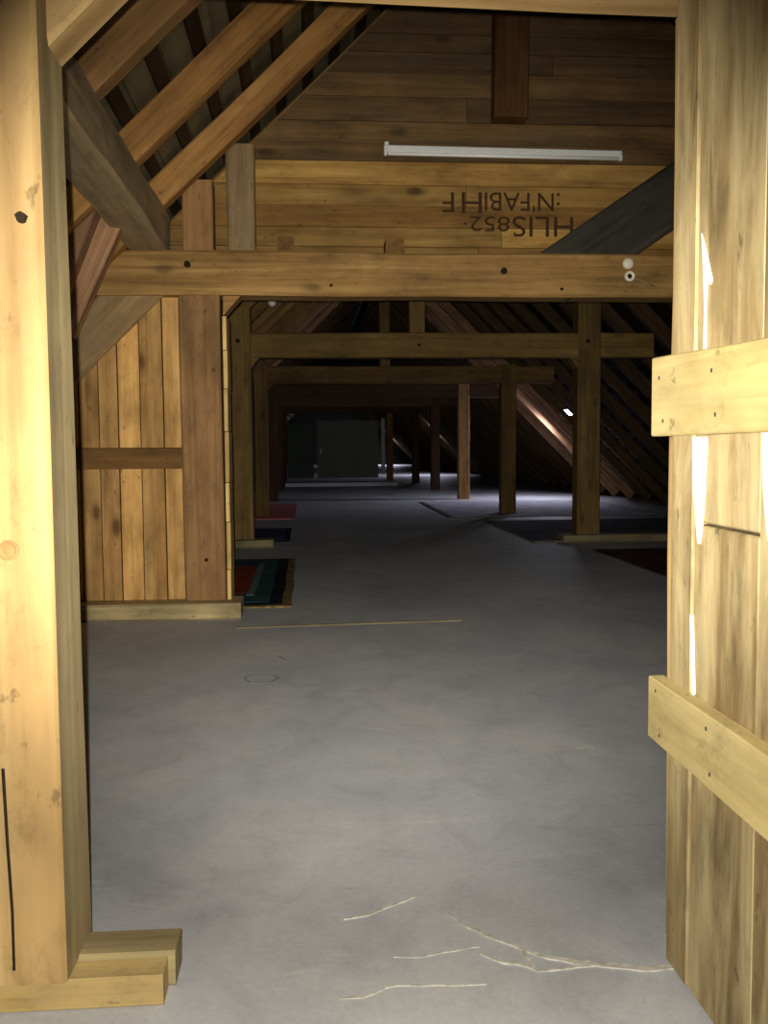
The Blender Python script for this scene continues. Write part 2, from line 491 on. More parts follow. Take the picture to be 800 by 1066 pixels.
RY0, RYS = 4.70, 1.06
RY = [RY0+RYS*i for i in range(56)]
bays = [(Y1, 'first'), (Y2, 'second'), (Y3, 'third'), (Y4, 'fourth'), (Y5, 'fifth'), (Y6, 'sixth'), (1e9, 'last')]
ordn = ['nearest', 'second', 'third', 'fourth', 'fifth', 'sixth', 'seventh', 'eighth', 'ninth', 'tenth'] + ['%d%s' % (i, {1: 'st', 2: 'nd', 3: 'rd'}.get(i % 10 if i > 20 else 0, 'th')) for i in range(11, 45)]
for side in ('left', 'right'):
    cnt = {}
    for i, y in enumerate(RY):
        if side == 'left' and y > 34.5:
            continue
        if y > YEND-1:
            continue
        Lx = LX0 if side == 'left' else RX0
        foot = Vector((Lx, y, 0)); ridge = Vector((RIDX, y, RIDZ))
        d = (ridge-foot).normalized()
        nrm = Vector((-d.z, 0, d.x)) if side == 'left' else Vector((d.z, 0, -d.x))
        k = next(j for j, (yy, _) in enumerate(bays) if y < yy)
        cnt[k] = cnt.get(k, 0)+1
        if k == 0:
            lab = '%s rafter of the %s roof slope in front of the boarded gable wall' % (['nearest light-brown', 'second orange-brown', 'third dim brown'][min(cnt[k], 3)-1], side)
        elif k < 6:
            lab = 'rough rafter of the %s roof slope, %s one between the %s and %s post frames' % (side, ordn[cnt[k]-1], bays[k-1][1], bays[k][1])
        else:
            lab = 'dim rafter of the %s roof slope, %s one beyond the sixth post frame' % (side, ordn[cnt[k]-1])
        o = timber('rafter', foot+d*0.02+nrm*0.09, ridge-d*0.14+nrm*0.09, 0.14, 0.18, (M['rafter'] if i % 3 else M['beam_red']) if y < Y1 else M['beam'] if (side == 'left' and y < 20) else M['rafter_pink'] if 20 < y < 23 else M['rafter_dark'],  # pinker, lighter rafters by the first skylight carry its daylight in their colour
                   lab, 'rafter', 'rafters of the %s roof slope' % side, up=nrm, wob=0.012)

# ------------------------------------------------------------------ frame one: posts, tie beam, sill, braces
zb1 = P(400, 308, Y1).z; zt1 = P(400, 262, Y1).z
D1 = 0.26
tb = timber('tie_beam', (P(92, 285, Y1).x, Y1+D1/2, (zb1+zt1)/2), (4.4, Y1+D1/2, (zb1+zt1)/2), D1, zt1-zb1, M['beam'],
            'long brown tie beam below the gable wall, with a white ceramic lamp socket on it', 'beam', cham=0.016, wob=0.012)
for px in ((195, 275), (525, 282), (345, 297), (585, 301)):
    peg(tb, P(px[0], px[1], Y1-0.003), 0.026 if px[0] < 530 and px[0] != 345 else 0.012)
xa, xb = P(190, 480, Y1).x, P(233, 480, Y1).x
sillz = 0.115
po = post('timber_post', xa, xb, Y1+0.005, Y1+0.255, sillz, zb1, M['beam_red'],
          'thick reddish-brown post at the right end of the vertical-board partition', lean=-0.01)
peg(po, P(215, 583, Y1), 0.014)
# haunch in the corner of the opening
bm = bmesh.new()
h0 = P(232, 309, Y1); h1 = P(250, 309, Y1); h2 = P(232, 328, Y1)
vs = [bm.verts.new((p.x+dx, yy, p.z+dz)) for yy in (Y1+0.03, Y1+0.22) for p, dx, dz in ((h0, 0, 0.01), (h1, 0, 0.01), (h2, 0, 0))]
for ix in ((0, 1, 2), (5, 4, 3), (0, 3, 4, 1), (1, 4, 5, 2), (2, 5, 3, 0)):
    bm.faces.new([vs[j] for j in ix])
finish('corner_block', bm, M['beam'], tb, Matrix.Identity(4))
# sill under partition
sx1 = F(247, 655).x
tag(finish('sill_beam', bar_bm(sx1+3.4, 0.30, sillz, 0.012, 0.006, 3.3), M['sill'],
           None, Matrix.Translation((-3.4, Y1+0.02, sillz/2))), 'pale worn floor sill below the vertical-board partition', 'sill')
# pale wooden strip let into the floor at the first frame
a = F(247, 654); b = F(480, 646)
bm = bmesh.new(); box(bm, (0, 0, 0.003), ((b-a).length, 0.03, 0.008), 0.002)
tr = finish('trim_1', bm, M['sill_far'], None, Matrix.Translation(((a+b)/2)*Vector((1, 1, 0)).length/1.41421356 if False else Vector(((a.x+b.x)/2, (a.y+b.y)/2, 0))) @ Matrix.Rotation(math.atan2(b.y-a.y, b.x-a.x), 4, 'Z'))
struct(tr, 'thin pale strip across the floor')

# partition of vertical boards
bm = bmesh.new()
edges = [190, 172, 148, 125, 105, 84, 60, 36, 10, -20, -50, -80, -112, -145, -180, -215]
xs = [P(e, 480, Y1+0.1).x for e in edges]
ztop_list = []
for i, (x1, x0) in enumerate(zip(xs, xs[1:])):
    xl, xr = min(x0, x1)+0.004, max(x0, x1)-(0.0 if i == 0 else 0.003)
    zt = min(zb1-0.004, zl((xl+xr)/2)-0.02)
    th = 0.022 + 0.010*(i % 2)
    if i == 0:
        xr += 0.12
    if zt > 0.3:
        box(bm, ((xl+xr)/2, Y1+0.10-th/2, (sillz+zt)/2), (xr-xl, th, zt-sillz), 0.003)
part = struct(finish('wall_left', bm, M['pine']), 'partition of pale vertical pine boards')
bm = bmesh.new()
box(bm, (-2.2, Y1+0.108, 1.1), (2.9, 0.012, 2.0)); finish('backing', bm, M['void'], part)
ra, rb = P(84, 466, Y1+0.06), P(190, 487, Y1+0.06)
timber('rail', (-2.6, Y1+0.053, (ra.z+rb.z)/2), (xa-0.002, Y1+0.053, (ra.z+rb.z)/2-0.005), 0.03, abs(ra.z-rb.z), M['rail'], parent=part, cham=0.004)
bm = bmesh.new(); q0 = P(156, 304, Y1+0.05); q1 = P(186, 300, Y1+0.05)
box(bm, ((q0.x+q1.x)/2, Y1+0.055, q0.z), (q1.x-q0.x, 0.05, 0.035), 0.004); finish('cleat', bm, M['sill'], part)

# narrow lining of short boards on the inner side of the post
bm = bmesh.new()
zz = 0.03
sxl = P(234, 480, Y1).x
lens = [0.30, 0.34, 0.28, 0.36, 0.30, 0.27, 0.35]
for i, L in enumerate(lens):
    z1 = min(zz+L, zb1-0.14)
    if z1-zz > 0.05:
        box(bm, (sxl+0.014+0.002*(i % 2), Y1+0.17, (zz+z1)/2), (0.028+0.002*(i % 2), 0.30, z1-zz-0.004), 0.003)
    zz = z1
tag(finish('edge_lining', bm, M['pine_strip']), 'narrow pale lining of short boards on the inner side of the partition post', 'lining')

# stub posts above the tie beam
gY = Y1+0.30
post('stub_post', P(190, 230, gY-0.2).x, P(222, 230, gY-0.2).x, gY-0.22, gY-0.02, zt1, zl(P(206, 230, gY).x)+0.05, M['beam_red'],
     'short reddish post standing on the tie beam between purlin and greyed post')
post('stub_post', P(236, 230, gY-0.16).x, P(266, 230, gY-0.16).x, gY-0.18, gY-0.02, zt1, zl(P(250, 230, gY).x)+0.02, M['beam_grey'],
     'greyed upright post at the left edge of the horizontal gable boards')
# hanging dark post
hp = timber('hanging_post', (P(531, 125, gY-0.1).x, gY-0.09, P(531, 125, gY-0.1).z), (P(533, 20, gY-0.1).x, gY-0.09, RIDZ-0.25), 0.16, P(549, 70, gY-0.1).x-P(514, 70, gY-0.1).x,
            M['dark_post'], 'dark brown post hanging in front of the sooty upper gable boards', 'post', up=(1, 0, 0))
# joist ends
for (x0, x1, y0, y1, lab) in ((289, 306, 241, 261, 'square joist end poking over the tie beam, the left one of two'),
                              (402, 421, 244, 262, 'square joist end poking over the tie beam, the right one of two')):
    p0, p1 = P(x0, y0, Y1+0.06), P(x1, y1, Y1+0.06)
    timber('joist_end', ((p0.x+p1.x)/2, Y1+0.06, zt1+0.057), ((p0.x+p1.x)/2, Y1+0.255, zt1+0.057), p1.x-p0.x, 0.112, M['rail'], lab, 'joist')

# gable wall of horizontal boards
def gboard(bm, u, v, z0, z1, th, mi):
    def cl(x, z):
        return max(LX0+z/LS+0.02, min(RX0-z/RS-0.02, x))
    q = [(cl(u, z0), z0), (cl(v, z0), z0), (cl(v, z1), z1), (cl(u, z1), z1)]
    a = [bm.verts.new((x, gY+0.02-th, z)) for x, z in q]; b = [bm.verts.new((x, gY+0.02, z)) for x, z in q]
    fs = [bm.faces.new(a), bm.faces.new(b[::-1])] + [bm.faces.new((a[j], b[j], b[(j+1) % 4], a[(j+1) % 4])) for j in range(4)]
    for f in fs:
        f.material_index = mi


bm = bmesh.new()
z = zt1-0.02
rows = [0.115, 0.14, 0.155, 0.15, 0.135]
zsplit = P(400, 168, gY).z
i = 0
while z < RIDZ-0.1:
    h = rows[i % 5]*(1.0 if i < 5 else 1.12)
    if z < zsplit < z+h+0.07:
        h = zsplit-z
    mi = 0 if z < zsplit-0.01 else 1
    zc = z+h/2
    xl = LX0 + z/LS + 0.02; xr = min(RX0 - z/RS - 0.02, 4.25)
    xl = max(xl, -1.35)
    if xr-xl > 0.2:
        th = 0.022+0.008*((i*7) % 3)/2
        cut = xl+(xr-xl)*(0.35+0.4*random.random()) if i % 2 else None
        segs = [(xl, 1.28), (1.284, xr)] if i == 0 else [(xl, xr)] if cut is None else [(xl, cut-0.002), (cut+0.002, xr)]
        for si, (u, v) in enumerate(segs):
            if mi != 1:
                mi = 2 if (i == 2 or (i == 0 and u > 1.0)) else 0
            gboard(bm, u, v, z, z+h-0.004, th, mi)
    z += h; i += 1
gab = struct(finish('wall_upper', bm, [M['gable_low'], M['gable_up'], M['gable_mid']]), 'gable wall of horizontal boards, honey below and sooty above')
bm = bmesh.new()
vs = [bm.verts.new((x, y, z)) for y in (gY+0.022, gY+0.034) for x, z in ((-1.4, zt1-0.02), (4.2, zt1-0.02), (4.3, zt1+0.1), (RIDX, RIDZ-0.05), (-1.3, zl(-1.3)-0.05))]
bm.faces.new(vs[:5]); bm.faces.new(vs[5:][::-1])
for j in range(5):
    bm.faces.new((vs[j], vs[(j+1) % 5], vs[5+(j+1) % 5], vs[5+j]))
finish('backing', bm, M['void'], gab)
# stencilled writing, upside down on the boards


def lettering(body, px_l, px_r, py_b, py_t, yw):
    c = D.curves.new('stencil_lettering', 'FONT'); c.body = body
    c.align_x = 'LEFT'; c.align_y = 'BOTTOM_BASELINE' if False else 'BOTTOM'
    c.extrude = 0.0008; c.offset = 0.0
    c.size = 1.0
    o = D.objects.new('stencil_lettering', c); COL.objects.link(o)
    c.materials.append(M['ink'])
    bpy.context.view_layer.update()
    bb = [Vector(v) for v in o.bound_box]
    w = max(v.x for v in bb)-min(v.x for v in bb); h = max(v.y for v in bb)-min(v.y for v in bb)
    mx = min(v.x for v in bb); my = min(v.y for v in bb)
    tl = P(px_l, py_t, yw); br = P(px_r, py_b, yw)
    sx = (br.x-tl.x)/w; sy = (tl.z-br.z)/h
    c.size = 1.0
    # upside down: text origin at the upper right, running to the left
    mw = Matrix.Translation((br.x, yw, tl.z)) @ Matrix.Rotation(R(90), 4, 'X') @ Matrix.Rotation(R(180), 4, 'Z') @ Matrix.Diagonal((sx, sy, 1, 1)) @ Matrix.Translation((-mx, -my, 0))
    o.parent = gab
    o.matrix_basis = mw
    return o


yl = gY-0.0115
lettering(":N'FABI", 505, 583, 221, 200, yl)
lettering('H', 481, 502, 222, 200, yl)
lettering('F', 461, 473, 221, 200, yl)
lettering('HLIS', 534, 597, 247, 225, yl)
lettering('852·', 483, 531, 241, 225, yl)

# braces of frame one
pu = timber('purlin', (-1.10, 2.95, 2.735), (-1.085, Y1+0.2, zt1+0.135), 0.27, 0.27, M['brace_grey'],
            'big weathered grey purlin running back onto the left end of the tie beam', 'purlin', cham=0.02, wob=0.02)
timber('brace', P(575, 290, Y1+0.13), P(800, 137, Y1+0.13), 0.20, 0.40, M['brace_slate'],
       'slate-grey brace rising to the right off the tie beam', 'brace', cham=0.02, wob=0.012)
timber('brace', P(160, 285, Y1+0.075), P(20, 425, Y1+0.075), 0.07, 0.32, M['beam_grey'],
       'wide pale brace running from the tie beam end down across the partition boards', 'brace', up=(0, -1, 0.0) if False else (0.7, 0, 0.7), wob=0.01)
timber('strut', P(124, 205, 6.3), P(62, 345, 6.3), 0.20, 0.20, M['rafter_pink'],
       'steep round-edged pinkish strut below the grey purlin, the right one of two', 'strut', up=(1, 0, 0.4), cham=0.05, wob=0.012)
timber('strut', P(104, 180, 6.05), P(57, 300, 6.05), 0.16, 0.16, M['rafter_pink'],
       'steep pinkish strut below the grey purlin, the left one of two', 'strut', up=(1, 0, 0.4), cham=0.02)

# lamp socket on the tie beam
e = D.objects.new('lamp_socket', None); COL.objects.link(e)
pc = P(653, 275, Y1-0.001); e.location = pc; e.empty_display_size = 0.05
tag(e, 'white ceramic lamp socket with a dangling wire fixed on the tie beam', 'lamp socket')
bpy.context.view_layer.update()


def lathe(profile, seg=20):
    bm = bmesh.new()
    rings = []
    for r, z in profile:
        rings.append([bm.verts.new((r*math.cos(2*math.pi*i/seg), r*math.sin(2*math.pi*i/seg), z)) for i in range(seg)])
    for a, b in zip(rings, rings[1:]):
        for i in range(seg):
            bm.faces.new((a[i], a[(i+1) % seg], b[(i+1) % seg], b[i]))
    bm.faces.new(rings[0][::-1]); bm.faces.new(rings[-1])
    return bm


def tube(name, pts, r, mat, parent=None, mw=None):
    bm = bmesh.new(); seg = 8; rings = []
    pts = [Vector(p) for p in pts]
    for i, p in enumerate(pts):
        t = (pts[min(i+1, len(pts)-1)]-pts[max(i-1, 0)]).normalized()
        u = t.orthogonal().normalized() if i == 0 else (u - t*u.dot(t)).normalized()
        v = t.cross(u)
        rings.append([bm.verts.new(p+(u*math.cos(2*math.pi*j/seg)+v*math.sin(2*math.pi*j/seg))*r) for j in range(seg)])
    for a, b in zip(rings, rings[1:]):
        for j in range(seg):
            bm.faces.new((a[j], a[(j+1) % seg], b[(j+1) % seg], b[j]))
    bm.faces.new(rings[0][::-1]); bm.faces.new(rings[-1])
    return finish(name, bm, mat, parent, mw, smooth=True)


RX90 = Matrix.Rotation(R(90), 4, 'X')
finish('socket_cap', lathe([(.032, 0), (.040, .006), (.041, .03), (.036, .042), (.015, .048)]), M['ceramic'], e, Matrix.Translation(pc) @ RX90, smooth=True)
pr = P(655, 288, Y1-0.001)
bm = lathe([(.034, 0), (.038, .008), (.038, .028), (.032, .036), (.020, .036), (.018, .012), (.004, .010)])
rg = finish('socket_ring', bm, M['ceramic'], e, Matrix.Translation(pr) @ RX90, smooth=True)
finish('lamp_hole', lathe([(.0175, .0), (.0175, .006)]), M['black'], rg, Matrix.Translation(pr + Vector((0, -0.0125, 0))) @ RX90)
pw = [P(660, 291, Y1-0.02), P(666, 291, Y1-0.03), P(673, 294, Y1-0.03), P(682, 298, Y1-0.008)]
tube('wire', pw, 0.005, M['wire'], e, Matrix.Identity(4))

# fluorescent batten lamp on the gable wall
e = D.objects.new('fluorescent_lamp', None); COL.objects.link(e)
yl2 = gY-0.07
p0, p1 = P(400, 156, yl2), P(648, 162, yl2)
e.location = (p0+p1)/2; tag(e, 'long unlit white fluorescent tube lamp on the gable boards', 'lamp')
bpy.context.view_layer.update()
Lm = (p1-p0).length
mw = frame_of(p0, p1, Vector((0, 0, 1)))
bm = bmesh.new(); box(bm, (Lm/2, 0.018, 0.012), (Lm, 0.055, 0.046), 0.006); finish('housing', bm, M['white_metal'], e, mw)
tube('lamp_tube', [(0.03, 0.0, -0.024), (Lm-0.03, 0.0, -0.024)], 0.014, M['tube'], e, mw)
for xx in (0.012, Lm-0.012):
    bm = bmesh.new(); box(bm, (xx, 0.0, -0.018), (0.024, 0.035, 0.045), 0.005); finish('end_cap', bm, M['white_metal'], e, mw)
bm = bmesh.new(); box(bm, (0.02, 0.02, 0.048), (0.03, 0.03, 0.03), 0.004); finish('cable_entry', bm, M['white_metal'], e, mw)

# ------------------------------------------------------------------ further frames
names = {2: 'second', 3: 'third', 4: 'fourth', 5: 'fifth', 6: 'sixth'}
XL0, XL1 = P(240, 480, Y2).x, P(263, 480, Y2).x
XR0, XR1 = P(602, 480, Y2).x, P(626, 480, Y2).x
z2b, z2t = P(400, 372, Y2).z, P(400, 346, Y2).z
for n, Y in ((2, Y2), (3, Y3), (4, Y4), (5, Y5), (6, Y6)):
    nm = names[n]
    mt = M['beam_far'] if n == 2 else M['beam_dark'] if n == 3 else M['beam_dimmest']  # timber darkens frame by frame to imitate light fading with distance
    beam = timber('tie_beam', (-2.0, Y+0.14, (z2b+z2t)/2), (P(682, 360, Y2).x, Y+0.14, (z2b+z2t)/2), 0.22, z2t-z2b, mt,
                  {2: 'clean tie beam across the second frame with a short king post on it', 3: 'tie beam across the third frame, dimmer and just below the second',
                   4: 'dark reddish tie beam across the fourth frame'}.get(n, 'dim tie beam across the %s frame' % nm), 'beam')
    for s, xx0, xx1 in (('left', XL0, XL1), ('right', XR0, XR1)):
        zt = zl(xx0)-0.02 if s == 'left' else zr(xx1)-0.02 if n == 2 else z2t+0.02
        lab = {('left', 2): 'tall post on the left just beyond the partition, standing on a greyish sill block',
               ('right', 2): 'sturdy yellow-brown post on the right, nearest of the right-hand row',
               ('right', 3): 'yellow-brown post standing at the corner of the pale carpet, second in the right-hand row',
               ('right', 4): 'slim pinkish post, third in the right-hand row',
               ('left', 3): 'dim left post right behind the tall one with the sill block'}.get((s, n), 'dim %s-hand post of the %s frame' % (s, nm))
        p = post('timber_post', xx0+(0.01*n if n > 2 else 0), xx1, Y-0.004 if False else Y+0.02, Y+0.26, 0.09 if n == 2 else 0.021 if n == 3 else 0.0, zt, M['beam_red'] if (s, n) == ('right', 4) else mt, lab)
        if n == 2:
            peg(beam, Vector(((xx0+xx1)/2-0.02, Y+0.018, (z2b+z2t)/2+0.05)), 0.03)
        # corner block between post and beam
        cx, dx = (xx1, 0.10) if s == 'left' else (xx0, -0.10)
        bm = bmesh.new()
        vs = [bm.verts.new(q) for yy in (Y+0.05, Y+0.23) for q in ((cx, yy, z2b+0.01), (cx+dx, yy, z2b+0.01), (cx, yy, z2b-0.12))]
        for ix in ((0, 1, 2), (5, 4, 3), (0, 3, 4, 1), (1, 4, 5, 2), (2, 5, 3, 0)):
            bm.faces.new([vs[j] for j in ix])
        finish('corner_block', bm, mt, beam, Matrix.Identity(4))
    if n > 3:
        continue
    kx = P(435, 330, Y2).x
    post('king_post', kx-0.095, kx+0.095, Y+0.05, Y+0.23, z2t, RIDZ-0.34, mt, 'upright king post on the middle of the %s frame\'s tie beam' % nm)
    if n == 2:
        peg(beam, Vector((kx+0.02, Y+0.028, (z2b+z2t)/2)), 0.022)
        timber('sill_beam', (-3.4, Y+0.06, 0.045), (F(283, 575).x, Y+0.06, 0.045), 0.34, 0.09, M['sill_far'], 'greyish sill block under the tall left post', 'sill')
        timber('sill_beam', (F(590, 566).x, Y+0.10, 0.045), (6.6, Y+0.10, 0.045), 0.34, 0.09, M['sill_far'], 'long low sill under the nearest right-hand post', 'sill')
# small lamp at the second frame, left
e = D.objects.new('bulb_lamp', None); COL.objects.link(e)
lp = P(282, 313, Y2-0.3); e.location = lp; tag(e, 'small white bulb lamp hanging just under the first tie beam, left', 'lamp')
bpy.context.view_layer.update()
mw = Matrix.Translation(lp) @ Matrix.Rotation(R(-35), 4, 'Y')
finish('bulb', lathe([(.004, -.075), (.03, -.068), (.046, -.04), (.046, -.015), (.03, .02), (.02, .04)]), M['white_metal'], e, mw, smooth=True)
finish('socket', lathe([(.024, .03), (.026, .04), (.026, .10), (.012, .115)]), M['ceramic'], e, mw, smooth=True)
topz = zl(lp.x)
tube('cord', [lp+Vector((-.06, 0, .09)), lp+Vector((-.10, .05, .3)), Vector((lp.x-.1, lp.y+.08, zl(lp.x-.1)+.1))], 0.006, M['black'], e, Matrix.Identity(4))

# ------------------------------------------------------------------ far partition with doors
YP = 33.0
e = D.objects.new('wall_end', None); COL.objects.link(e); struct(e, 'dark partition at the far end with a doorway')
wx0, wx1 = P(291, 480, YP).x, P(404, 480, YP).x
ztop = P(350, 430, YP).z
bm = bmesh.new()
box(bm, ((wx0-3.6)/2, YP+0.06, 1.2), (wx0+3.6, 0.10, 2.4))
vs = [bm.verts.new((x, y, z)) for y in (YP+0.01, YP+0.11) for x, z in ((-3.0, ztop), (2.95, ztop), (2.95, zr(2.95)-.02), (RIDX, RIDZ-.02), (-1.7, zl(-1.7)-0.02))]
bm.faces.new(vs[:5]); bm.faces.new(vs[5:][::-1])
for j in range(5):
    bm.faces.new((vs[j], vs[(j+1) % 5], vs[5+(j+1) % 5], vs[5+j]))
finish('wall_board', bm, M['end_wall'], e)
bm = bmesh.new(); box(bm, (1.6, YEND+0.05, 2.7), (12, 0.1, 5.6)); finish('far_board', bm, M['end_wall'], e)
dr = D.objects.new('door_1', None); COL.objects.link(dr); struct(dr, 'pair of dull green door leaves in the far partition')


def leaf(x0, x1, y0, y1, mat, nm, dy):
    a, b = P(x0, y0, YP), P(x1, y1, YP)
    bm = bmesh.new(); zlo = 0.12
    box(bm, ((a.x+b.x)/2, YP+dy, (a.z+zlo)/2), (b.x-a.x, 0.05, a.z-zlo), 0.01)
    for q in (0.28, 0.72):
        box(bm, ((a.x+b.x)/2, YP+dy-0.03, zlo+(a.z-zlo)*q), ((b.x-a.x)*0.94, 0.02, 0.05), 0.004)
    return finish(nm, bm, mat, dr)


leaf(330, 394, 438, 497, M['green_door'], 'door_leaf', -0.02)
leaf(299, 327, 441, 497, M['dark_green'], 'dark_door_leaf', 0.05)
h = bmesh.new(); box(h, (P(334, 470, YP).x, YP-0.07, 1.05), (0.03, 0.05, 0.2), 0.005); finish('door_handle', h, M['steel'], dr)
bm = bmesh.new(); box(bm, (P(293.5, 470, YP).x, YP-0.05, 1.1), (0.13, 0.14, 2.1), 0.01); finish('door_jamb', bm, M['beam_grey'], dr)
bm = bmesh.new(); box(bm, (P(399, 470, YP).x, YP-0.03, 1.2), (0.12, 0.14, 1.9), 0.01); finish('pale_door_jamb', bm, M['pale_daylit'], dr)
timber('timber_post', (P(406, 480, YP-.3).x, YP-0.3, 0), (P(406, 480, YP-.3).x, YP-0.3, 3.0), 0.22, 0.22, M['beam_red'],
       'pinkish post beside the pale door jamb at the far end', 'post', up=(1, 0, 0))
a = F(297, 507); b = F(412, 505)
bm = bmesh.new(); box(bm, ((a.x+b.x)/2, a.y+0.55, 0.055), (b.x-a.x, 1.1, 0.11), 0.008)
tag(finish('doorstep', bm, M['pale_daylit']), 'low pale doorstep in front of the far green doors', 'step')

# ------------------------------------------------------------------ carpets


def rug(name, x0, x1, y0, y1, mat, label, cat='rug', inner=(), edge=None, sd=0.0, th=0.014):
    def slab(u0, u1, v0, v1, zb, zt, amp):
        bm = bmesh.new()
        nx, ny = max(4, int((u1-u0)/0.12)), max(4, int((v1-v0)/0.12))
        top, bot = [], []
        for j in range(ny+1):
            rt, rb = [], []
            for i in range(nx+1):
                x = u0+(u1-u0)*i/nx; y = v0+(v1-v0)*j/ny
                dx = 0.35*amp*noise.noise(Vector((y*1.4+sd, 2.2, 0))); dy = 0.35*amp*noise.noise(Vector((x*1.4+sd, 7.7, 0)))
                dz = 0.004*max(0, noise.noise(Vector((x*2+sd, y*2, 1))))
                rt.append(bm.verts.new((x+dx, y+dy, zt+dz))); rb.append(bm.verts.new((x+dx, y+dy, zb)))
            top.append(rt); bot.append(rb)
        for j in range(ny):
            for i in range(nx):
                bm.faces.new((top[j][i], top[j][i+1], top[j+1][i+1], top[j+1][i]))
        for j in range(ny):
            bm.faces.new((bot[j][0], top[j][0], top[j+1][0], bot[j+1][0]))
            bm.faces.new((top[j][nx], bot[j][nx], bot[j+1][nx], top[j+1][nx]))
        for i in range(nx):
            bm.faces.new((top[0][i], bot[0][i], bot[0][i+1], top[0][i+1]))
            bm.faces.new((bot[ny][i], top[ny][i], top[ny][i+1], bot[ny][i+1]))
        return bm
    o = finish(name, slab(x0, x1, y0, y1, 0.0005, th, 0.04), edge or mat)
    tag(o, label, cat)
    if edge:
        w = 0.07
        finish('border', slab(x0+w, x1-w, y0+w, y1-w, th-.002, th+.005, 0.04), mat, o)
    for k, (nm, u0, u1, v0, v1, m) in enumerate(inner):
        finish(nm, slab(u0, u1, v0, v1, th, th+.009+.002*k, 0.03), m, o)
    return o


rx = F(303, 633).x
ry0, ry1 = F(290, 633).y, F(285, 583).y
rug('rug', -2.2, rx, ry0, ry1, M['black_wool'], 'dark teal rug with a rust-red field and tan edge beside the partition', edge=M['tan'],
    inner=[('teal_band', -2.05, rx-0.17, ry0+0.16, ry1-0.16, M['teal']),
           ('red_field', -2.0, F(268, 610).x, F(250, 621).y, F(250, 592).y, M['rust']),
           ('motif', rx-0.36, rx-0.30, ry0+0.5, ry1-0.5, M['motif'])], sd=1)
rug('rug', -2.4, -0.24, F(280, 566).y+.25, F(280, 551).y, M['blue_wool'], 'dark navy rug behind the tall left post', edge=M['black_wool'], sd=2)
rug('rug', -2.4, F(308, 535).x, F(290, 541).y, F(290, 525).y, M['pink_wool'], 'faded pink rug lying on the floor far left', edge=M['pink_wool'], sd=3)
rug('carpet', F(452, 531).x, 6.0, F(469, 539).y, F(434, 525).y+.6, M['pale_wool'], 'pale grey carpet around the foot of the second right-hand post', 'carpet', sd=4, edge=M['slate_wool'])
rug('carpet', 2.76, 6.2, F(553, 565).y, F(502, 543).y, M['slate_wool'], 'dark slate carpet with speckled border behind the nearest right-hand post', 'carpet', sd=5, edge=M['cream_wool'])
rug('carpet', 3.22, 6.0, 7.4, F(610, 573).y, M['brown_wool'], 'brown carpet on the right in front of the nearest right-hand post', 'carpet', sd=6, edge=M['brown_wool'])

# ------------------------------------------------------------------ skylights in the right slope
d = (Vector((RIDX, 0, RIDZ))-Vector((RX0, 0, 0))).normalized()
nr = Vector((d.z, 0, -d.x))
dx_, nz_ = d, nr


def skylight(i, y, xs, L, w, power, dep=0.15):
    c = Vector((xs, y, zr(xs))) + nr*dep
    m = Matrix((d, Vector((0, 1, 0)), d.cross(Vector((0, 1, 0))))).transposed().to_4x4(); m.translation = c
    e = D.objects.new('window_%d' % i, None); COL.objects.link(e); struct(e, 'small daylit skylight in the right roof slope')
    e.matrix_world = m
    bm = bmesh.new()
    for s in (-1, 1):
        box(bm, (s*(L/2+.02), 0, 0), (.04, w+.08, .03), .004); box(bm, (0, s*(w/2+.02), 0), (L, .04, .03), .004)
    finish('window_frame', bm, M['batten'], e, m)
    bm = bmesh.new(); box(bm, (0, 0, 0), (L, w, .008)); finish('pane', bm, M['sky_glass'], e, m)
    ld = D.lights.new('skylight_daylight', 'AREA'); ld.shape = 'RECTANGLE'; ld.size = L; ld.size_y = w; ld.energy = power; ld.color = (0.80, 0.80, 1.0)
    lo = D.objects.new('skylight_daylight', ld); COL.objects.link(lo)
    q = c - nr*0.03
    mm = Matrix((d, nr.cross(d), nr)).transposed().to_4x4(); mm.translation = q
    lo.matrix_world = mm


def mid(y):      # middle of the rafter gap nearest to y
    k = round((y-RY0)/RYS-0.5)
    return RY0+RYS*(k+0.5)


skylight(1, mid(21.4), 5.42, 0.30, 0.45, 55, 0.15)
skylight(2, mid(19.0), 5.22, 0.16, 0.34, 9, 0.03)
skylight(3, mid(39.3), 5.30, 0.30, 0.50, 60, 0.12)
skylight(4, mid(60.0), 5.40, 0.50, 0.50, 110, 0.1)

# ------------------------------------------------------------------ doorway in front
a = P(40, 0, 2.0); 
zs = 0.075
x1f = F(70, 1023, zs).x; yf = F(70, 1023, zs).y; yb = F(92, 966, zs).y
pst = timber('door_post', (x1f-0.21, (yf+yb)/2, zs), (x1f-0.215, (yf+yb)/2, P(150, -1, yb).z+0.005), yb-yf, 0.42, M['door_post'],
             'big pale yellow door post standing at the left edge on the sill block', 'door post', up=(1, 0, 0), cham=0.01, wob=0.008)
peg(pst, P(23, 227, yf), 0.012)
bm = bmesh.new()
for i in range(3):
    r = 0.020-0.005*i
kn = finish('knot', lathe([(.021, 0), (.021, .003), (.017, .004), (.012, .002), (.005, .004)]), M['beam_red'], pst,
            Matrix.Translation(P(9, 573, yf-0.001)) @ RX90)
bm = bmesh.new()
# drying crack on the front of the post
pts = [P(3, 800, yf), P(8, 880, yf), P(13, 950, yf), (P(15, 1010, yf))]
tube('crack', [p+Vector((0, 0.001, 0)) for p in pts], 0.004, M['peg'], pst, Matrix.Identity(4))
pst.data.materials.append(M['post_side'])
for p in pst.data.polygons:
    n_ = pst.matrix_world.to_3x3() @ p.normal
    if n_.x > 0.8:
        p.material_index = 1
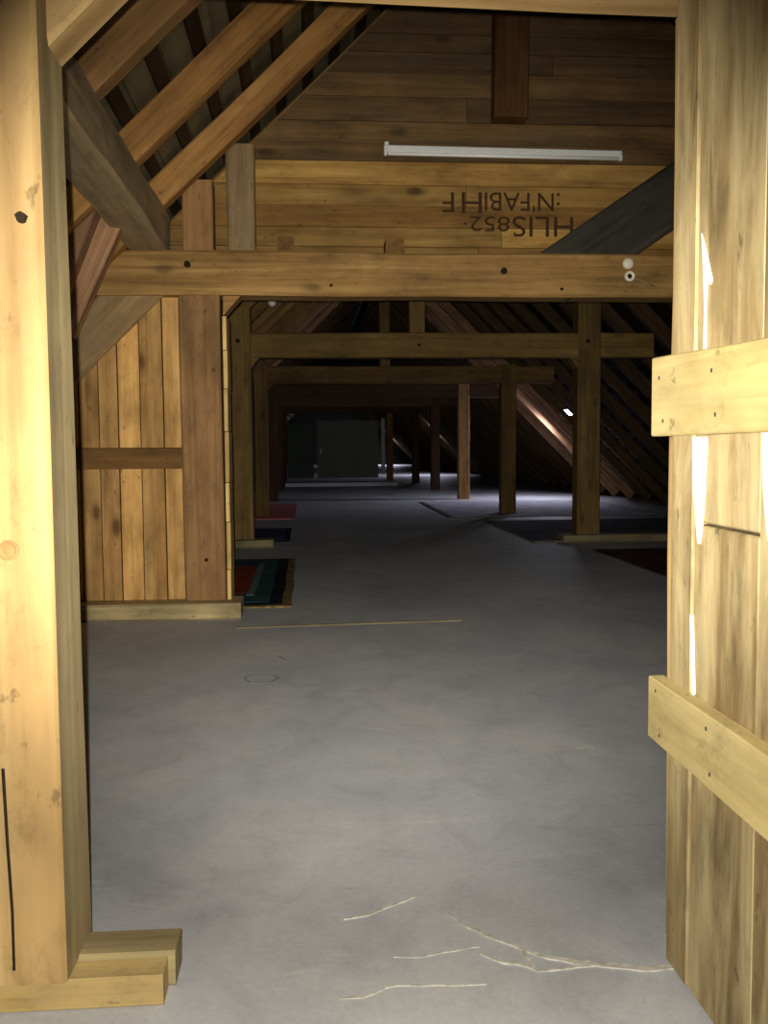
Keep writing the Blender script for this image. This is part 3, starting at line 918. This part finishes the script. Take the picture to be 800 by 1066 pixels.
# header over the doorway and corner brace
hz0 = P(215, -1, yb); hz1 = P(706, 20, yb)
zoff = 0.12
dirn = (hz1-hz0).normalized()
A = hz0 - dirn*0.55; B = hz1 + dirn*0.42
timber('door_header', A+Vector((0, -(yb-yf)/2, zoff)), B+Vector((0, -(yb-yf)/2, zoff)), yb-yf, 0.24, M['door_post'],
       'pale timber header across the top of the doorway', 'beam', cham=0.010, wob=0.01)
timber('corner_brace', P(54, 96, yb)+Vector((-.075, -0.07, 0.06)), P(150, -10, yb)+Vector((-.055, -0.07, 0.06)), 0.14, 0.16, M['door_post'],
       'short pale corner brace between the door post and the header', 'brace', wob=0.008)
post('door_post', 0.86, 1.08, yf, yb, 0, B.z, M['door_post'], 'right door post behind the open plank door leaf', 'door post')
# sill block under the post
e = D.objects.new('sill_block', None); COL.objects.link(e)
sxr = F(180, 995, zs).x
e.location = (sxr-0.35, (yf+yb)/2, 0); tag(e, 'worn stepped sill block of two planks under the yellow door post', 'sill')
bpy.context.view_layer.update()
sf = F(172, 1018, zs-0.012).y; sm = F(120, 996, zs).y; sb = F(185, 968, zs).y
timber('front_plank', (sxr-0.95, (sf+sm)/2, (zs-0.006)/2), (sxr-0.012, (sf+sm)/2, (zs-0.006)/2), sm-sf-0.002, zs-0.006, M['sill_yellow'], parent=e, cham=0.006)
timber('back_plank', (sxr-0.95, (sm+sb)/2, zs/2+0.003), (sxr+0.004, (sm+sb)/2, zs/2+0.003), sb-sm, zs+0.006, M['sill'], parent=e, cham=0.006)

# open door leaf of vertical boards with two battens
XD = 0.812
e = D.objects.new('door_2', None); COL.objects.link(e); struct(e, 'open plank door leaf at the right edge'); e.location = (XD, 2.09, 0)
bpy.context.view_layer.update()
bm = bmesh.new()
yy = 2.092
for i, wd in enumerate((0.122, 0.30, 0.22, 0.26, 0.2)):
    th = 0.034 if i != 1 else 0.028
    if i == 1:
        box(bm, (XD+0.020, yy-wd/2, 0.52), (0.034, wd-0.003, 1.02), 0.004)
        box(bm, (XD+0.017, yy-wd/2, 1.783), (0.028, wd-0.003, 1.494), 0.004)
    else:
        box(bm, (XD+0.017, yy-wd/2, 1.27), (0.034, wd-0.003, 2.52), 0.004)
    yy -= wd
lf = finish('door_boards', bm, M['door_wood'], e, Matrix.Identity(4))


def batten(ztop0, zbot0, ztop1, zbot1, nm='batten'):
    y0, y1 = 2.122, 1.02
    t = 0.036
    bm = bmesh.new()
    n = 8
    rings = []
    for i in range(n+1):
        s = i/n; y = y0+(y1-y0)*s
        za, zb = zbot0+(zbot1-zbot0)*s, ztop0+(ztop1-ztop0)*s
        za += 0.002*noise.noise(Vector((y*6, za, 0))); zb += 0.003*noise.noise(Vector((y*6, zb, 5)))
        c = 0.003
        rings.append([bm.verts.new((x, y, z)) for x, z in ((XD-t, za+c), (XD-t+c, za), (XD-.0005, za), (XD-.0005, zb), (XD-t+c, zb), (XD-t, zb-c))])
    for a, b in zip(rings, rings[1:]):
        for j in range(6):
            bm.faces.new((a[j], a[(j+1) % 6], b[(j+1) % 6], b[j]))
    bm.faces.new(rings[0]); bm.faces.new(rings[-1][::-1])
    # keep the grain along the length: build in a frame whose X runs along the batten
    loc = Matrix(((0, -1, 0, 0), (1, 0, 0, 0), (0, 0, 1, 0), (0, 0, 0, 1)))
    bmesh.ops.transform(bm, matrix=loc.inverted(), verts=bm.verts)
    return finish(nm, bm, M['door_batten'], e, loc)


b1 = batten(1.392, 1.217, 1.365, 1.222)
b2 = batten(0.668, 0.526, 0.664, 0.514)
for bt, zc in ((b1, 1.30), (b2, 0.60)):
    for y, dz in ((2.075, 0.045), (2.05, -0.05), (1.80, 0.04), (1.78, -0.045)):
        finish('nail_head', lathe([(.0045, 0), (.0045, .0015), (.002, .002)], 8), M['steel'], bt,
               Matrix.Translation((XD-0.0362, y, zc+dz)) @ Matrix.Rotation(R(-90), 4, 'Y'))


def patch(nm, pxs, x=XD):
    """flat flake of white paint lying on the door face (x = const)"""
    bm = bmesh.new()
    pts = []
    for p in pxs:
        dr_ = ray(*p); t = x/dr_.x
        pts.append(EYE+dr_*t)
    f = [bm.verts.new((x-0.0014, q.y, q.z)) for q in pts]; g = [bm.verts.new((x+0.001, q.y, q.z)) for q in pts]
    bm.faces.new(f); bm.faces.new(g[::-1])
    for i in range(len(f)):
        j = (i+1) % len(f)
        bm.faces.new((f[i], f[j], g[j], g[i]))
    return finish(nm, bm, M['white_paint'], e, Matrix.Identity(4))


patch('white_paint_run', [(722, 455), (737, 455), (736, 480), (734.5, 512), (733, 530), (731, 555), (729.5, 566), (727, 566), (725.5, 548), (724, 525), (722.5, 515), (722, 480)])
patch('white_paint_run', [(794, 448), (806, 446), (806, 585), (800, 560), (797, 530), (795, 500)])
patch('white_paint_run', [(731, 243), (734.5, 255), (742, 290), (741, 296), (737, 294), (735.5, 330), (736, 366), (733, 366), (734, 320), (733, 285)])
patch('white_paint_run', [(719, 640), (722, 640), (723, 680), (724, 722), (721, 728), (720, 690)])

# ------------------------------------------------------------------ light
w = D.worlds.new('World'); S.world = w; w.use_nodes = True
w.node_tree.nodes['Background'].inputs[0].default_value = (0.6, 0.7, 1.0, 1)
w.node_tree.nodes['Background'].inputs[1].default_value = 0.006

AIM = P(400, 440, Y1)
for nm, kind, en, half in (('camera_flash', 'SPOT', 1150, 30.5), ('added_floor_fill', 'SPOT', 270, 52)):
    ld = D.lights.new(nm, kind); ld.energy = en; ld.color = (1.0, 0.95, 0.84); ld.shadow_soft_size = 0.006
    ld.spot_size = R(half*2); ld.spot_blend = 1.0
    lo = D.objects.new(nm, ld); COL.objects.link(lo)
    pos = EYE + ROT @ Vector((-0.025, 0.02, 0))
    tgt = AIM if nm == 'camera_flash' else F(390, 980)  # second spot is an added fill, aimed down to brighten the near floor
    lo.matrix_world = Matrix.Translation(pos) @ (tgt-pos).to_track_quat('-Z', 'Y').to_matrix().to_4x4()

S.view_settings.view_transform = 'Standard'; S.view_settings.look = 'None'
S.view_settings.gamma = 1.0; S.view_settings.exposure = 0.0
S.view_settings.use_curve_mapping = False
S.cycles.use_denoising = True
S.cycles.max_bounces = 6; S.cycles.diffuse_bounces = 4
S.cycles.sample_clamp_indirect = 4.0
